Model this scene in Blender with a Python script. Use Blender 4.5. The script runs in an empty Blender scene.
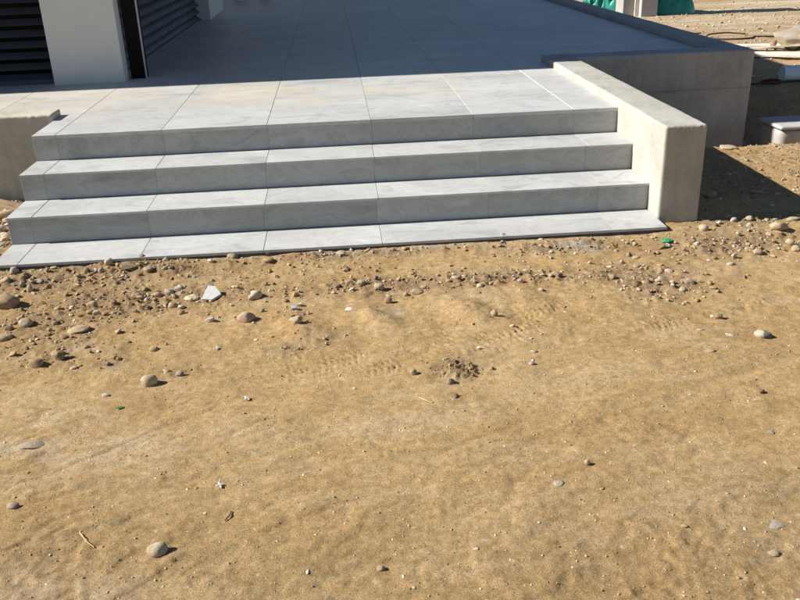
import bpy, bmesh, math, random
import numpy as np
from mathutils import Matrix, Vector

random.seed(7)
rng = np.random.default_rng(7)
scene = bpy.context.scene
col = scene.collection
R = math.radians

# ------------------------------------------------------------------ camera
cam_data = bpy.data.cameras.new('camera')
cam_data.sensor_fit = 'HORIZONTAL'
cam_data.sensor_width = 36.0
cam_data.lens = 848.555 / 800.0 * 36.0
cam_data.clip_start = 0.05
cam_data.clip_end = 1000.0
cam = bpy.data.objects.new('camera', cam_data)
col.objects.link(cam)
cr = Vector((0.99631559, -0.07912838, -0.03307492))
cu = Vector((0.06191819, 0.39682207, 0.91580477))
cf = Vector((0.05934129, 0.91447851, -0.4002595))
m = Matrix.Identity(4)
for i in range(3):
    m[i][0], m[i][1], m[i][2] = cr[i], cu[i], -cf[i]
m[0][3], m[1][3], m[2][3] = 1.6122, -4.9428, 1.007
cam.matrix_world = m
scene.camera = cam

# ------------------------------------------------------------------ light
to_sun = Vector((-1.45, 0.075, 1.0)).normalized()
sun_el = math.asin(to_sun.z)
sun_az = math.atan2(to_sun.x, to_sun.y)          # clockwise from +Y
world = bpy.data.worlds.new('World')
scene.world = world
world.use_nodes = True
wn = world.node_tree
for n in list(wn.nodes):
    wn.nodes.remove(n)
sky = wn.nodes.new('ShaderNodeTexSky')
sky.sky_type = 'NISHITA'
sky.sun_disc = False
sky.sun_elevation = sun_el
sky.sun_rotation = sun_az % (2 * math.pi)
sky.air_density = .85
sky.dust_density = 0.0
sky.ozone_density = 1.6
bg = wn.nodes.new('ShaderNodeBackground')
bg.inputs['Strength'].default_value = 0.05
wo = wn.nodes.new('ShaderNodeOutputWorld')
wn.links.new(sky.outputs[0], bg.inputs[0])
wn.links.new(bg.outputs[0], wo.inputs[0])
sd = bpy.data.lights.new('sun', 'SUN')
sd.energy = 5.0
sd.angle = R(0.5)
sd.color = (1.0, 0.955, 0.885)
sun = bpy.data.objects.new('sun', sd)
col.objects.link(sun)
sun.rotation_euler = to_sun.to_track_quat('Z', 'Y').to_euler()
sun.location = (-8, 0, 8)
scene.view_settings.view_transform = 'Standard'
scene.view_settings.look = 'None'
scene.view_settings.exposure = 0.78
scene.view_settings.gamma = 1.0

# ------------------------------------------------------------------ helpers
def tag(o, label=None, cat=None, group=None, kind=None):
    if label: o['label'] = label
    if cat: o['category'] = cat
    if group: o['group'] = group
    if kind: o['kind'] = kind
    return o

def link(name, mesh, parent=None, loc=None, rot=None):
    o = bpy.data.objects.new(name, mesh)
    col.objects.link(o)
    if parent: o.parent = parent
    if loc is not None: o.location = loc
    if rot is not None: o.rotation_euler = rot
    return o

def empty(name, loc, rz=0.0):
    o = bpy.data.objects.new(name, None)
    col.objects.link(o)
    o.location = loc
    o.rotation_euler = (0, 0, rz)
    o.empty_display_size = 0.2
    return o

def mesh_np(name, verts, faces, mat, smooth=False):
    verts = np.asarray(verts, dtype=np.float32)
    faces = np.asarray(faces, dtype=np.int32)
    me = bpy.data.meshes.new(name)
    n, k = faces.shape
    me.vertices.add(len(verts)); me.vertices.foreach_set('co', verts.ravel())
    me.loops.add(n * k); me.loops.foreach_set('vertex_index', faces.ravel())
    me.polygons.add(n)
    me.polygons.foreach_set('loop_start', np.arange(0, n * k, k, dtype=np.int32))
    me.polygons.foreach_set('loop_total', np.full(n, k, dtype=np.int32))
    if smooth: me.polygons.foreach_set('use_smooth', np.ones(n, dtype=bool))
    me.update(calc_edges=True)
    if mat: me.materials.append(mat)
    return me

class Shape:
    """collects boxes, tubes and loose quads, becomes one mesh"""
    def __init__(s): s.v = []; s.f = []
    def box(s, x0, x1, y0, y1, z0, z1, M=None):
        b = len(s.v)
        for z in (z0, z1):
            for x, y in ((x0, y0), (x1, y0), (x1, y1), (x0, y1)):
                p = Vector((x, y, z))
                s.v.append(tuple(M @ p if M else p))
        for q in ((3, 2, 1, 0), (4, 5, 6, 7), (0, 1, 5, 4), (1, 2, 6, 5), (2, 3, 7, 6), (3, 0, 4, 7)):
            s.f.append(tuple(b + i for i in q))
        return s
    def tube(s, pts, r, n=10, close=False, caps=True):
        pts = [Vector(p) for p in pts]
        rings = []
        N = len(pts)
        for i, p in enumerate(pts):
            a = pts[(i - 1) % N] if (close or i > 0) else p
            c = pts[(i + 1) % N] if (close or i < N - 1) else p
            t = (c - a).normalized()
            up = Vector((0, 0, 1)) if abs(t.z) < .9 else Vector((1, 0, 0))
            u = t.cross(up).normalized(); w = u.cross(t)
            rr = r[i] if isinstance(r, (list, tuple)) else r
            b = len(s.v)
            for k in range(n):
                an = 2 * math.pi * k / n
                s.v.append(tuple(p + (u * math.cos(an) + w * math.sin(an)) * rr))
            rings.append(b)
        for i in range(N if close else N - 1):
            a, b = rings[i], rings[(i + 1) % N]
            for k in range(n):
                s.f.append((a + k, a + (k + 1) % n, b + (k + 1) % n, b + k))
        if caps and not close:
            s.f.append(tuple(rings[0] + k for k in range(n)))
            s.f.append(tuple(rings[-1] + k for k in reversed(range(n))))
        return s
    def mesh(s, name, mat, smooth=False, bevel=0.0, seg=2):
        me = bpy.data.meshes.new(name)
        me.from_pydata(s.v, [], s.f)
        bm = bmesh.new(); bm.from_mesh(me)
        bmesh.ops.recalc_face_normals(bm, faces=bm.faces)
        if bevel > 0:
            bmesh.ops.bevel(bm, geom=list(bm.edges), offset=bevel, segments=seg, affect='EDGES', profile=0.6)
        bm.to_mesh(me); bm.free()
        if smooth:
            me.polygons.foreach_set('use_smooth', [True] * len(me.polygons))
        me.materials.append(mat)
        return me

def sm(a, b, x):
    t = np.clip((x - a) / (b - a), 0, 1)
    return t * t * (3 - 2 * t)

_perm = np.random.default_rng(3).permutation(4096)
def pnoise(x, y, seed=0):
    xi = np.floor(x).astype(np.int64); yi = np.floor(y).astype(np.int64)
    xf = x - xi; yf = y - yi
    u = xf * xf * xf * (xf * (xf * 6 - 15) + 10); v = yf * yf * yf * (yf * (yf * 6 - 15) + 10)
    def g(ix, iy, fx, fy):
        h = _perm[(_perm[(ix + seed * 57) & 4095] + iy) & 4095]
        a = h * (2 * math.pi / 4096.0) * 7.0
        return np.cos(a) * fx + np.sin(a) * fy
    a = g(xi, yi, xf, yf); b = g(xi + 1, yi, xf - 1, yf)
    c = g(xi, yi + 1, xf, yf - 1); d = g(xi + 1, yi + 1, xf - 1, yf - 1)
    return (a * (1 - u) + b * u) * (1 - v) + (c * (1 - u) + d * u) * v
def fbm(x, y, octs, seed=0, gain=.5):
    r = 0; a = 1.0
    for i in range(octs):
        r = r + a * pnoise(x * 2 ** i, y * 2 ** i, seed + i)
        a *= gain
    return r
def noise3(p, sc, seed):
    """cheap 3D noise out of three planes"""
    return (pnoise(p[:, 0] * sc, p[:, 1] * sc + p[:, 2] * sc * .6, seed) + pnoise(p[:, 1] * sc + 9.3, p[:, 2] * sc + p[:, 0] * sc * .6, seed + 5)
            + pnoise(p[:, 2] * sc + 4.1, p[:, 0] * sc + p[:, 1] * sc * .6, seed + 9)) * .8

# ------------------------------------------------------------------ materials
class NT:
    def __init__(s, name, rough=0.85, spec=0.3):
        s.m = bpy.data.materials.new(name); s.m.use_nodes = True
        s.t = s.m.node_tree
        s.b = s.t.nodes['Principled BSDF']
        s.b.inputs['Roughness'].default_value = rough
        s.b.inputs['Specular IOR Level'].default_value = spec
    def n(s, typ, **kw):
        o = s.t.nodes.new(typ)
        for k, v in kw.items(): setattr(o, k, v)
        return o
    def l(s, a, b): s.t.links.new(a, b)
    def coord(s, scale=(1, 1, 1), rot=(0, 0, 0), rnd=False, out='Object'):
        tc = s.n('ShaderNodeTexCoord'); src = tc.outputs[out]
        if rnd:
            oi = s.n('ShaderNodeObjectInfo'); mu = s.n('ShaderNodeVectorMath', operation='SCALE')
            cx = s.n('ShaderNodeCombineXYZ')
            s.l(oi.outputs['Random'], cx.inputs[0]); s.l(oi.outputs['Random'], cx.inputs[1]); s.l(oi.outputs['Random'], cx.inputs[2])
            s.l(cx.outputs[0], mu.inputs[0]); mu.inputs['Scale'].default_value = 40.0
            ad = s.n('ShaderNodeVectorMath', operation='ADD'); s.l(src, ad.inputs[0]); s.l(mu.outputs[0], ad.inputs[1]); src = ad.outputs[0]
        mp = s.n('ShaderNodeMapping'); mp.inputs['Scale'].default_value = scale; mp.inputs['Rotation'].default_value = rot
        s.l(src, mp.inputs[0])
        return mp.outputs[0]
    def pos(s, scale=(1, 1, 1), rot=(0, 0, 0)):
        g = s.n('ShaderNodeNewGeometry'); mp = s.n('ShaderNodeMapping')
        mp.inputs['Scale'].default_value = scale; mp.inputs['Rotation'].default_value = rot
        s.l(g.outputs['Position'], mp.inputs[0]); return mp.outputs[0]
    def noise(s, vec, scale, detail=4, rough=.55, dist=0.0):
        o = s.n('ShaderNodeTexNoise'); s.l(vec, o.inputs['Vector'])
        o.inputs['Scale'].default_value = scale; o.inputs['Detail'].default_value = detail
        o.inputs['Roughness'].default_value = rough; o.inputs['Distortion'].default_value = dist
        return o.outputs['Fac']
    def ramp(s, fac, stops):
        o = s.n('ShaderNodeValToRGB'); s.l(fac, o.inputs[0])
        e = o.color_ramp.elements
        while len(e) < len(stops): e.new(.5)
        for i, (p, c) in enumerate(stops):
            e[i].position = p
            e[i].color = (c, c, c, 1) if isinstance(c, (int, float)) else (*c, 1)
        return o.outputs[0]
    def mix(s, fac, a, b, mode='MIX'):
        o = s.n('ShaderNodeMix', data_type='RGBA', blend_type=mode)
        for sock, v in ((o.inputs[0], fac), (o.inputs[6], a), (o.inputs[7], b)):
            if isinstance(v, (int, float)): sock.default_value = v
            elif isinstance(v, tuple): sock.default_value = (*v, 1)
            else: s.l(v, sock)
        return o.outputs[2]
    def math(s, op, a, b=0.0):
        o = s.n('ShaderNodeMath', operation=op)
        for sock, v in ((o.inputs[0], a), (o.inputs[1], b)):
            if isinstance(v, (int, float)): sock.default_value = v
            else: s.l(v, sock)
        return o.outputs[0]
    def bump(s, h, dist, strength=1.0, prev=None):
        o = s.n('ShaderNodeBump'); s.l(h, o.inputs['Height'])
        o.inputs['Distance'].default_value = dist; o.inputs['Strength'].default_value = strength
        if prev: s.l(prev, o.inputs['Normal'])
        return o.outputs[0]
    def out(s, color=None, normal=None, rough=None):
        if color is not None:
            if isinstance(color, tuple): s.b.inputs['Base Color'].default_value = (*color, 1)
            else: s.l(color, s.b.inputs['Base Color'])
        if normal is not None: s.l(normal, s.b.inputs['Normal'])
        if rough is not None: s.l(rough, s.b.inputs['Roughness'])
        return s.m

def mat_soil():
    t = NT('soil', .97, .12)
    P = t.pos()
    big = t.noise(P, 1.1, 4, .6, .6)
    c = t.ramp(big, [(.34, (.436, .281, .123)), (.5, (.466, .307, .138)), (.66, (.494, .332, .155))])
    # smooth, pale, trodden skin in long streaks
    streak = t.noise(t.pos((1.5, 5.5, 1), (0, 0, R(-24))), 1.3, 5, .62, .8)
    c = t.mix(t.ramp(streak, [(.50, 0.0), (.60, .50), (.75, .8)]), c, (.535, .386, .212))
    streak2 = t.noise(t.pos((2.0, 6.0, 1), (0, 0, R(-30))), 1.9, 7, .70, .9)
    c = t.mix(t.ramp(streak2, [(.30, .28), (.45, 0.0)]), c, (.345, .235, .105))
    # greyer, stonier dirt along the foot of the steps and on the heap at right
    a = t.n('ShaderNodeAttribute', attribute_name='grit')
    g = t.noise(P, 7.0, 5, .65)
    gm = t.math('MULTIPLY', a.outputs['Fac'], t.ramp(g, [(.30, .35), (.58, 1.0)]))
    c = t.mix(gm, c, (.275, .185, .108))
    pa = t.n('ShaderNodeAttribute', attribute_name='pale')
    pn = t.noise(t.pos((1.3, 2.6, 1), (0, 0, R(-20))), 3.2, 7, .68, .8)
    c = t.mix(t.math('MULTIPLY', pa.outputs['Fac'], t.ramp(pn, [(.44, .1), (.50, .85)])), c, (.56, .43, .275))
    ce = t.n('ShaderNodeAttribute', attribute_name='cement')
    c = t.mix(t.math('MULTIPLY', ce.outputs['Fac'], t.ramp(g, [(.36, .1), (.58, .9)])), c, (.43, .39, .32))
    # orange lumps
    o = t.noise(P, 2.4, 3, .5)
    c = t.mix(t.ramp(o, [(.56, 0.0), (.72, .5)]), c, (.44, .27, .115))
    pat = t.noise(t.pos((1, 1.6, 1), (0, 0, R(-20))), 5.5, 8, .72, .6)
    c = t.mix(t.ramp(pat, [(.54, 0.0), (.66, .40)]), c, (.54, .39, .225))
    c = t.mix(t.ramp(pat, [(.30, .26), (.40, 0.0)]), c, (.36, .23, .108))
    f = t.noise(P, 38.0, 6, .7)
    c = t.mix(1.0, c, t.ramp(f, [(.32, .72), (.5, .98), (.68, 1.22)]), 'MULTIPLY')
    ff = t.noise(P, 240.0, 3, .6)
    c = t.mix(1.0, c, t.ramp(ff, [(.34, .70), (.5, 1.0), (.66, 1.24)]), 'MULTIPLY')
    # far site road: pale gravel and a worn brown track
    far = t.n('ShaderNodeAttribute', attribute_name='far')
    fn = t.noise(t.pos((.35, 1.3, 1), (0, 0, R(8))), .8, 6, .7, .4)
    fc = t.ramp(fn, [(.36, (.34, .235, .13)), (.5, (.41, .30, .18)), (.62, (.56, .47, .33))])
    fc = t.mix(1.0, fc, t.ramp(t.noise(P, 16.0, 6, .75), [(.3, .6), (.5, 1.0), (.7, 1.2)]), 'MULTIPLY')
    c = t.mix(far.outputs['Fac'], c, fc)
    # fine gravel specks
    vor = t.n('ShaderNodeTexVoronoi'); t.l(P, vor.inputs['Vector']); vor.inputs['Scale'].default_value = 75.0
    spot = t.ramp(vor.outputs['Distance'], [(.12, 1.0), (.24, 0.0)])
    sel = t.n('ShaderNodeSeparateColor'); t.l(vor.outputs['Color'], sel.inputs[0])
    keep = t.math('GREATER_THAN', sel.outputs[0], .86)
    c = t.mix(t.math('MULTIPLY', t.math('MULTIPLY', spot, keep), .8), c, (.52, .44, .32))
    warp = t.noise(P, 60.0, 3, .6)
    vv = t.n('ShaderNodeVectorMath', operation='ADD'); t.l(P, vv.inputs[0])
    cw = t.n('ShaderNodeCombineXYZ'); t.l(t.math('MULTIPLY', warp, .03), cw.inputs[0]); t.l(t.math('MULTIPLY', warp, -.022), cw.inputs[1]); t.l(cw.outputs[0], vv.inputs[1])
    vo2 = t.n('ShaderNodeTexVoronoi'); t.l(vv.outputs[0], vo2.inputs['Vector']); vo2.inputs['Scale'].default_value = 34.0
    se2 = t.n('ShaderNodeSeparateColor'); t.l(vo2.outputs['Color'], se2.inputs[0])
    sp2 = t.math('MULTIPLY', t.ramp(vo2.outputs['Distance'], [(.16, 1.0), (.27, 0.0)]), t.math('GREATER_THAN', se2.outputs[0], .93))
    c = t.mix(t.math('MULTIPLY', sp2, .75), c, (.60, .49, .33))
    keep2 = t.math('LESS_THAN', sel.outputs[0], .05)
    c = t.mix(t.math('MULTIPLY', t.math('MULTIPLY', spot, keep2), .7), c, (.15, .10, .065))
    n = t.bump(t.noise(P, 62.0, 8, .74), .0068, 1.0)
    n = t.bump(t.noise(P, 230.0, 5, .75), .0045, 1.0, n)
    return t.out(c, n)

def mat_tile(k=1.0):
    t = NT('stone_tile', .5, .35)
    V = t.coord((1.8, 3.4, 3.4), rnd=True)
    a = t.noise(V, 1.7, 8, .64, 1.6)
    c = t.ramp(a, [(.28, (.375, .376, .362)), (.42, (.455, .455, .44)), (.50, (.53, .528, .508)), (.57, (.46, .46, .442)), (.70, (.59, .588, .56))])
    b = t.noise(V, .9, 3, .5, .5)
    c = t.mix(1.0, c, t.ramp(b, [(.3, .86), (.7, 1.08)]), 'MULTIPLY')
    oi = t.n('ShaderNodeObjectInfo')
    c = t.mix(1.0, c, t.ramp(oi.outputs['Random'], [(0.0, .93), (1.0, 1.05)]), 'MULTIPLY')
    fine = t.noise(t.coord((1, 2, 2), rnd=True), 90.0, 4, .7)
    c = t.mix(1.0, c, t.ramp(fine, [(.3, .90), (.7, 1.07)]), 'MULTIPLY')
    vein = t.noise(t.coord((1.5, 7, 7), rnd=True), 2.6, 9, .72, 2.2)
    c = t.mix(t.ramp(vein, [(.488, 0.0), (.50, .25), (.512, 0.0)]), c, (.64, .64, .63))
    # dried yellowish building dust left on the terrace slabs
    P = t.pos()
    s = t.n('ShaderNodeSeparateXYZ'); t.l(P, s.inputs[0])
    band = t.math('MULTIPLY', t.ramp(s.outputs[1], [(.45, 0.0), (.75, 1.0)]), t.ramp(t.math('MULTIPLY', s.outputs[1], .1), [(.19, 1.0), (.3, .12)]))
    xb = t.ramp(t.math('MULTIPLY', s.outputs[0], .2), [(.40, 1.0), (.56, .25)])
    d = t.noise(t.pos((1, 1.7, 1)), 1.5, 5, .6, .4)
    dm = t.math('MULTIPLY', t.math('MULTIPLY', band, t.ramp(d, [(.42, .06), (.62, .62)])), xb)
    c = t.mix(dm, c, (.60, .525, .39))
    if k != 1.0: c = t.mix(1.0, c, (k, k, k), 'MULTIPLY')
    n = t.bump(a, .0012, .6)
    n = t.bump(fine, .0006, .6, n)
    r = t.ramp(a, [(.3, .42), (.7, .6)])
    return t.out(c, n, r)

def mat_concrete(name, base, warm, dark, scale=1.0, lines=False, seed=0.0):
    t = NT(name, .92, .2)
    P = t.pos()
    a = t.noise(P, 2.6 * scale, 6, .62, .4)
    c = t.ramp(a, [(.32, dark), (.5, base), (.66, warm)])
    runs = t.noise(t.pos((9, 9, 1.1)), 1.6, 5, .6)
    c = t.mix(1.0, c, t.ramp(runs, [(.3, .87), (.5, 1.0), (.7, 1.05)]), 'MULTIPLY')
    f = t.noise(P, 46.0, 5, .7)
    c = t.mix(1.0, c, t.ramp(f, [(.3, .88), (.7, 1.08)]), 'MULTIPLY')
    vor = t.n('ShaderNodeTexVoronoi'); t.l(P, vor.inputs['Vector']); vor.inputs['Scale'].default_value = 34.0
    sel = t.n('ShaderNodeSeparateColor'); t.l(vor.outputs['Color'], sel.inputs[0])
    pore = t.math('MULTIPLY', t.ramp(vor.outputs['Distance'], [(.08, 1.0), (.17, 0.0)]), t.math('GREATER_THAN', sel.outputs[1], .78))
    c = t.mix(t.math('MULTIPLY', pore, .55), c, tuple(v * .45 for v in dark))
    h = t.math('SUBTRACT', t.math('MULTIPLY', f, .5), pore)
    n = t.bump(a, .006, .5)
    n = t.bump(h, .0022, .9, n)
    return t.out(c, n)

def mat_plain(name, colr, rough=.6, spec=.4, var=.12, sc=14.0, metal=0.0, bump=.0008):
    t = NT(name, rough, spec)
    P = t.pos()
    a = t.noise(P, sc, 5, .65)
    c = t.mix(1.0, colr, t.ramp(a, [(.3, 1 - var), (.7, 1 + var)]), 'MULTIPLY')
    t.b.inputs['Metallic'].default_value = metal
    return t.out(c, t.bump(a, bump, .6))

def mat_rock():
    t = NT('stone', .9, .22)
    oi = t.n('ShaderNodeObjectInfo')
    V = t.coord((1, 1, 1), rnd=True)
    a = t.noise(V, 3.2, 8, .68, .6)
    c = t.mix(1.0, oi.outputs['Color'], t.ramp(a, [(.3, .72), (.5, .98), (.7, 1.22)]), 'MULTIPLY')
    b = t.noise(V, 1.6, 5, .65)
    c = t.mix(t.ramp(b, [(.42, .1), (.58, .8)]), c, (.42, .30, .165))     # soil stuck on
    v = t.noise(V, 14.0, 5, .7)
    c = t.mix(1.0, c, t.ramp(v, [(.3, .85), (.7, 1.12)]), 'MULTIPLY')
    return t.out(c, t.bump(v, .0016, .8, t.bump(a, .006, .8)))

def mat_pebble():
    t = NT('gravel', .92, .2)
    at = t.n('ShaderNodeAttribute', attribute_name='tone')
    a = t.noise(t.pos(), 140.0, 4, .65)
    c = t.mix(1.0, at.outputs['Color'], t.ramp(a, [(.3, .8), (.7, 1.15)]), 'MULTIPLY')
    return t.out(c, t.bump(a, .0012, .7))

M_soil = mat_soil()
M_tile = mat_tile()
M_riser_shaded = mat_tile(.76)  # same tile, colour darkened to deepen the shade on the risers
M_cheek = mat_concrete('pale_concrete', (.405, .387, .335), (.45, .433, .385), (.355, .335, .28))
M_conc = mat_concrete('grey_concrete', (.385, .37, .345), (.43, .415, .39), (.325, .31, .285))
M_found = mat_plain('mortar_bed', (.15, .14, .125), .95, .2, .35, 26.0, bump=.004)
M_grout_dark = mat_plain('dark_joint', (.10, .10, .10), .95, .2, .3, 40.0)
M_grout_white = mat_plain('white_grout', (.70, .69, .66), .9, .2, .12, 40.0)
M_render = mat_plain('white_render', (.60, .59, .56), .85, .25, .04, 5.0, bump=.0015)
M_louvre = mat_plain('anthracite_louvre', (.062, .066, .075), .5, .35, .10, 6.0)
M_black = mat_plain('black_steel_and_shade', (.010, .008, .007), .75, .12, .2, 20.0)  # post steel; also the painted dark behind louvres and under the lid
M_steel = mat_plain('grey_trim', (.42, .42, .42), .45, .5, .1, 20.0)
M_pvc = mat_plain('white_pvc', (.72, .76, .80), .35, .5, .05, 9.0)
M_rock = mat_rock()
M_pebble = mat_pebble()
M_wood = mat_plain('bleached_board', (.66, .60, .50), .85, .25, .22, 22.0, bump=.002)
M_green = mat_plain('green_sheeting', (.03, .27, .21), .42, .5, .3, 5.0)
M_bitgreen = mat_plain('green_plastic', (.05, .27, .11), .7, .3, .35, 90.0)
M_white = mat_plain('white_plastic', (.80, .80, .78), .5, .4, .05, 60.0)
M_shard = mat_plain('tile_shard_face', (.58, .575, .54), .6, .3, .06, 60.0)
M_blueshard = mat_plain('blue_grey_shard', (.42, .50, .50), .6, .3, .2, 80.0)
M_straw = mat_plain('dry_straw', (.55, .44, .26), .9, .2, .2, 60.0)
M_twig = mat_plain('dark_twig', (.08, .05, .03), .9, .2, .2, 60.0)
M_red = mat_plain('red_plastic', (.30, .045, .04), .8, .2, .3, 30.0)
M_cable = mat_plain('dark_cable', (.045, .04, .035), .6, .3, .2, 30.0)
M_pink = mat_plain('pink_foil', (.72, .60, .62), .4, .5, .2, 60.0)

# ------------------------------------------------------------------ ground
def macro(x, y):
    h = np.full(np.broadcast(x, y).shape, -.488) + .020 * sm(-1.06, -.93, y) * (1 - sm(-.5, -.3, y))
    h = h + .012 * np.sin(x * 1.7 + .6) * np.sin(y * 1.3 + 1.) * (1 - sm(-1.2, -.95, y) * .7)
    h = h + .028 * sm(3.45, 3.7, x) * sm(-.6, .4, y) * (1 - sm(.62, 1.0, y))
    h = h - .30 * sm(3.4, 3.6, x) * sm(.70, 1.15, y) * (1 - sm(1.9, 3.1, y))
    h = h + .05 * sm(2.5, 4., y)
    h = h + .02 * np.exp(-((x - .72) ** 2 / .03 + (y + 1.02) ** 2 / .006))
    return h

# blobs of stony dirt: x, y, radius x, radius y, weight (metres)
GRIT = [(.15, -1.02, .35, .12, 1.0), (.60, -.99, .30, .09, 1.0), (.80, -1.34, .30, .12, 1.0), (.30, -1.55, .30, .22, .6),
        (.52, -1.30, .22, .18, .5), (1.45, -.96, .4, .04, .8), (1.95, -.96, .5, .035, .6), (1.62, -1.33, .22, .10, .55),
        (2.05, -1.36, .45, .11, .9), (2.40, -1.38, .20, .07, 1.0), (2.78, -1.02, .32, .07, 1.0), (3.0, -1.55, .22, .16, 1.0),
        (2.85, -1.38, .25, .10, .7), (3.35, -1.15, .25, .14, .8), (3.68, -1.05, .30, .14, 1.0), (3.72, -.80, .35, .07, 1.0),
        (3.9, .0, .5, .7, .30), (4.4, .3, .7, .6, .42), (1.99, -2.2, .07, .07, 1.2), (1.40, -1.93, .13, .08, .7),
        (-.45, -.2, .35, .8, 1.5), (.97, -2.06, .07, .05, .8), (.70, -1.95, .10, .06, .5), (.9, -3.2, .5, .3, .35), (2.4, -3.3, .6, .3, .35),
        (.45, -1.85, .2, .12, .5), (.25, -1.25, .6, .28, .18), (1.3, -1.1, .6, .12, .3), (1.25, -1.38, .2, .1, .3), (1.38, -1.62, .1, .06, .4), (5.3, 2.3, 1.2, 1.2, .9)]
def gritmask(x, y):
    g = np.zeros(np.broadcast(x, y).shape)
    for cx, cy, rx, ry, w in GRIT:
        g = g + w * np.exp(-(((x - cx) / rx) ** 2 + ((y - cy) / ry) ** 2))
    return g

# tread prints: x, y, length, width, heading deg, pitch
PRINTS = [(1.93, -1.96, .34, .15, 60, .030), (2.20, -1.97, .38, .16, 35, .028), (2.62, -1.76, .30, .18, 75, .032), (2.42, -1.72, .30, .12, 25, .028),
          (1.52, -2.08, .34, .11, 20, .024), (1.40, -2.02, .20, .10, 35, .022), (2.90, -1.95, .30, .10, 10, .026),
          (2.30, -1.80, .16, .09, 120, .022), (3.25, -1.80, .35, .12, 15, .028), (1.75, -2.15, .22, .10, 15, .024), (2.10, -1.70, .12, .10, 70, .02),
          (3.55, -1.75, .35, .15, 20, .03), (1.05, -1.45, .2, .1, 40, .025)]
def detail(x, y):
    near = 1 / (1 + (np.maximum(np.hypot(x - 2, y + 2) - 4, 0) / 8) ** 2)
    h = .013 * fbm(x * 1.9, y * 1.9, 3, 11) + (.0038 + .0050 * sm(-2.2, -1.8, y)) * fbm(x * 7 + 3, y * 7, 3, 21) + (.0014 + .0022 * sm(-2.2, -1.8, y)) * fbm(x * 15 + 3, y * 15, 2, 25)
    # long shallow wheel streaks running up to the right across the foreground
    ca, sa = math.cos(R(24)), math.sin(R(24))
    u, v = x * ca + y * sa, -x * sa + y * ca
    wx = u + .25 * pnoise(u * 1.2, v * 1.2, 90)
    st = fbm(wx * 1.1, (v + .05 * pnoise(u * 2, v * 2, 91)) * 8.5, 3, 31)
    fg = sm(-1.7, -2.3, y + .25 * pnoise(x * 2, y * 2, 92))
    h = h + .007 * st * (.35 + .65 * fg)
    ru = np.abs(fbm(wx * .8 + 7, v * 4.2, 2, 41))
    h = h - .005 * np.exp(-(ru / .05) ** 2) * fg * sm(-.1, .25, pnoise(u * 1.7, v * 1.7, 43))
    # crusts: thin plates with a crisp broken edge
    cr = fbm(u * 1.7 + 2, v * 3.6, 4, 55, .55)
    cz = .25 + .75 * sm(.9, .2, x + .5 * (y + 2.4)) + .4 * sm(-2.4, -3.2, y)
    h = h + .0060 * (sm(.04, .075, cr) + .6 * sm(-.21, -.235, cr) * -1) * np.clip(cz, 0, 1) * sm(-1.2, -1.9, y)
    # scraped humps between the steps and the open dirt
    for hx, hy, ha, hr in ((1.72, -1.72, .034, .07), (2.10, -1.70, .032, .085), (1.42, -1.80, .022, .08), (2.36, -1.62, .012, .09), (1.52, -1.62, .012, .08)):
        dd = ((x - hx) * .9 + (y - hy) * .5) ** 2 / hr ** 2 + ((y - hy) * .9 - (x - hx) * .5) ** 2 / (hr * 2.0) ** 2
        h = h + ha * np.exp(-dd) * (1 + .4 * pnoise(x * 14, y * 14, 77))
    g = gritmask(x, y)
    rough = np.clip(.15 + .9 * g + .30 * sm(.0, .4, fbm(x * 3.1, y * 3.1, 2, 51)), 0, 1.6) * (.8 + .5 * sm(-.05, -.3, cr))
    h = h + .0075 * fbm(x * 26, y * 26, 3, 61, .6) * rough * near
    clod = np.clip(fbm(x * 17, y * 17, 3, 71, .6) - .13, 0, 1)
    h = h + .035 * clod * np.clip(g, 0, 1.2) * near
    h = h + .0032 * fbm(x * 62, y * 62, 2, 81) * np.clip(rough + .15, 0, 1.2) * near
    for cx, cy, L, W, an, p in PRINTS:
        c, s = math.cos(R(an)), math.sin(R(an))
        a = (x - cx) * c + (y - cy) * s; b = -(x - cx) * s + (y - cy) * c
        m_ = np.exp(-((a / L * 1.8) ** 4 + (b / W * 1.8) ** 4))
        if isinstance(m_, np.ndarray) and m_.size > 1000 and m_.max() < 1e-3: continue
        lug = np.sin(2 * math.pi * (a + .35 * np.abs(b) + .009 * pnoise(x * 24, y * 24, 99)) / p)
        lane = .5 + .5 * np.cos(2 * math.pi * b / (W * .42))
        fade = sm(-.45, .25, pnoise(x * 11 + cx, y * 11, 97))
        h = h + (.0095 * np.clip(lug, -.5, .7) * sm(.05, .4, lane) * (.6 + 1.2 * np.abs(pnoise(x * 23, y * 23, 95))) - .002) * m_ * fade
    # the hollow with the crumbly clod
    d2 = ((x - 1.99) ** 2 + ((y + 2.24) * 1.1) ** 2) / .055 ** 2
    h = h + .011 * np.exp(-d2 * 1.0) * (1 + 2.2 * fbm(x * 60, y * 60, 3, 101, .7)) - .006 * np.exp(-((np.sqrt(d2) - 1.3) ** 2) * 5)
    h = h * (1 - .25 * sm(-1.02, -.93, y) * sm(-.2, -.12, x) * (1 - sm(3.25, 3.35, x)) * (1 - sm(-.85, -.8, y)))
    return h
def ground_z(x, y):
    x = np.atleast_1d(np.asarray(x, float)); y = np.atleast_1d(np.asarray(y, float))
    return macro(x, y) + detail(x, y)

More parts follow.
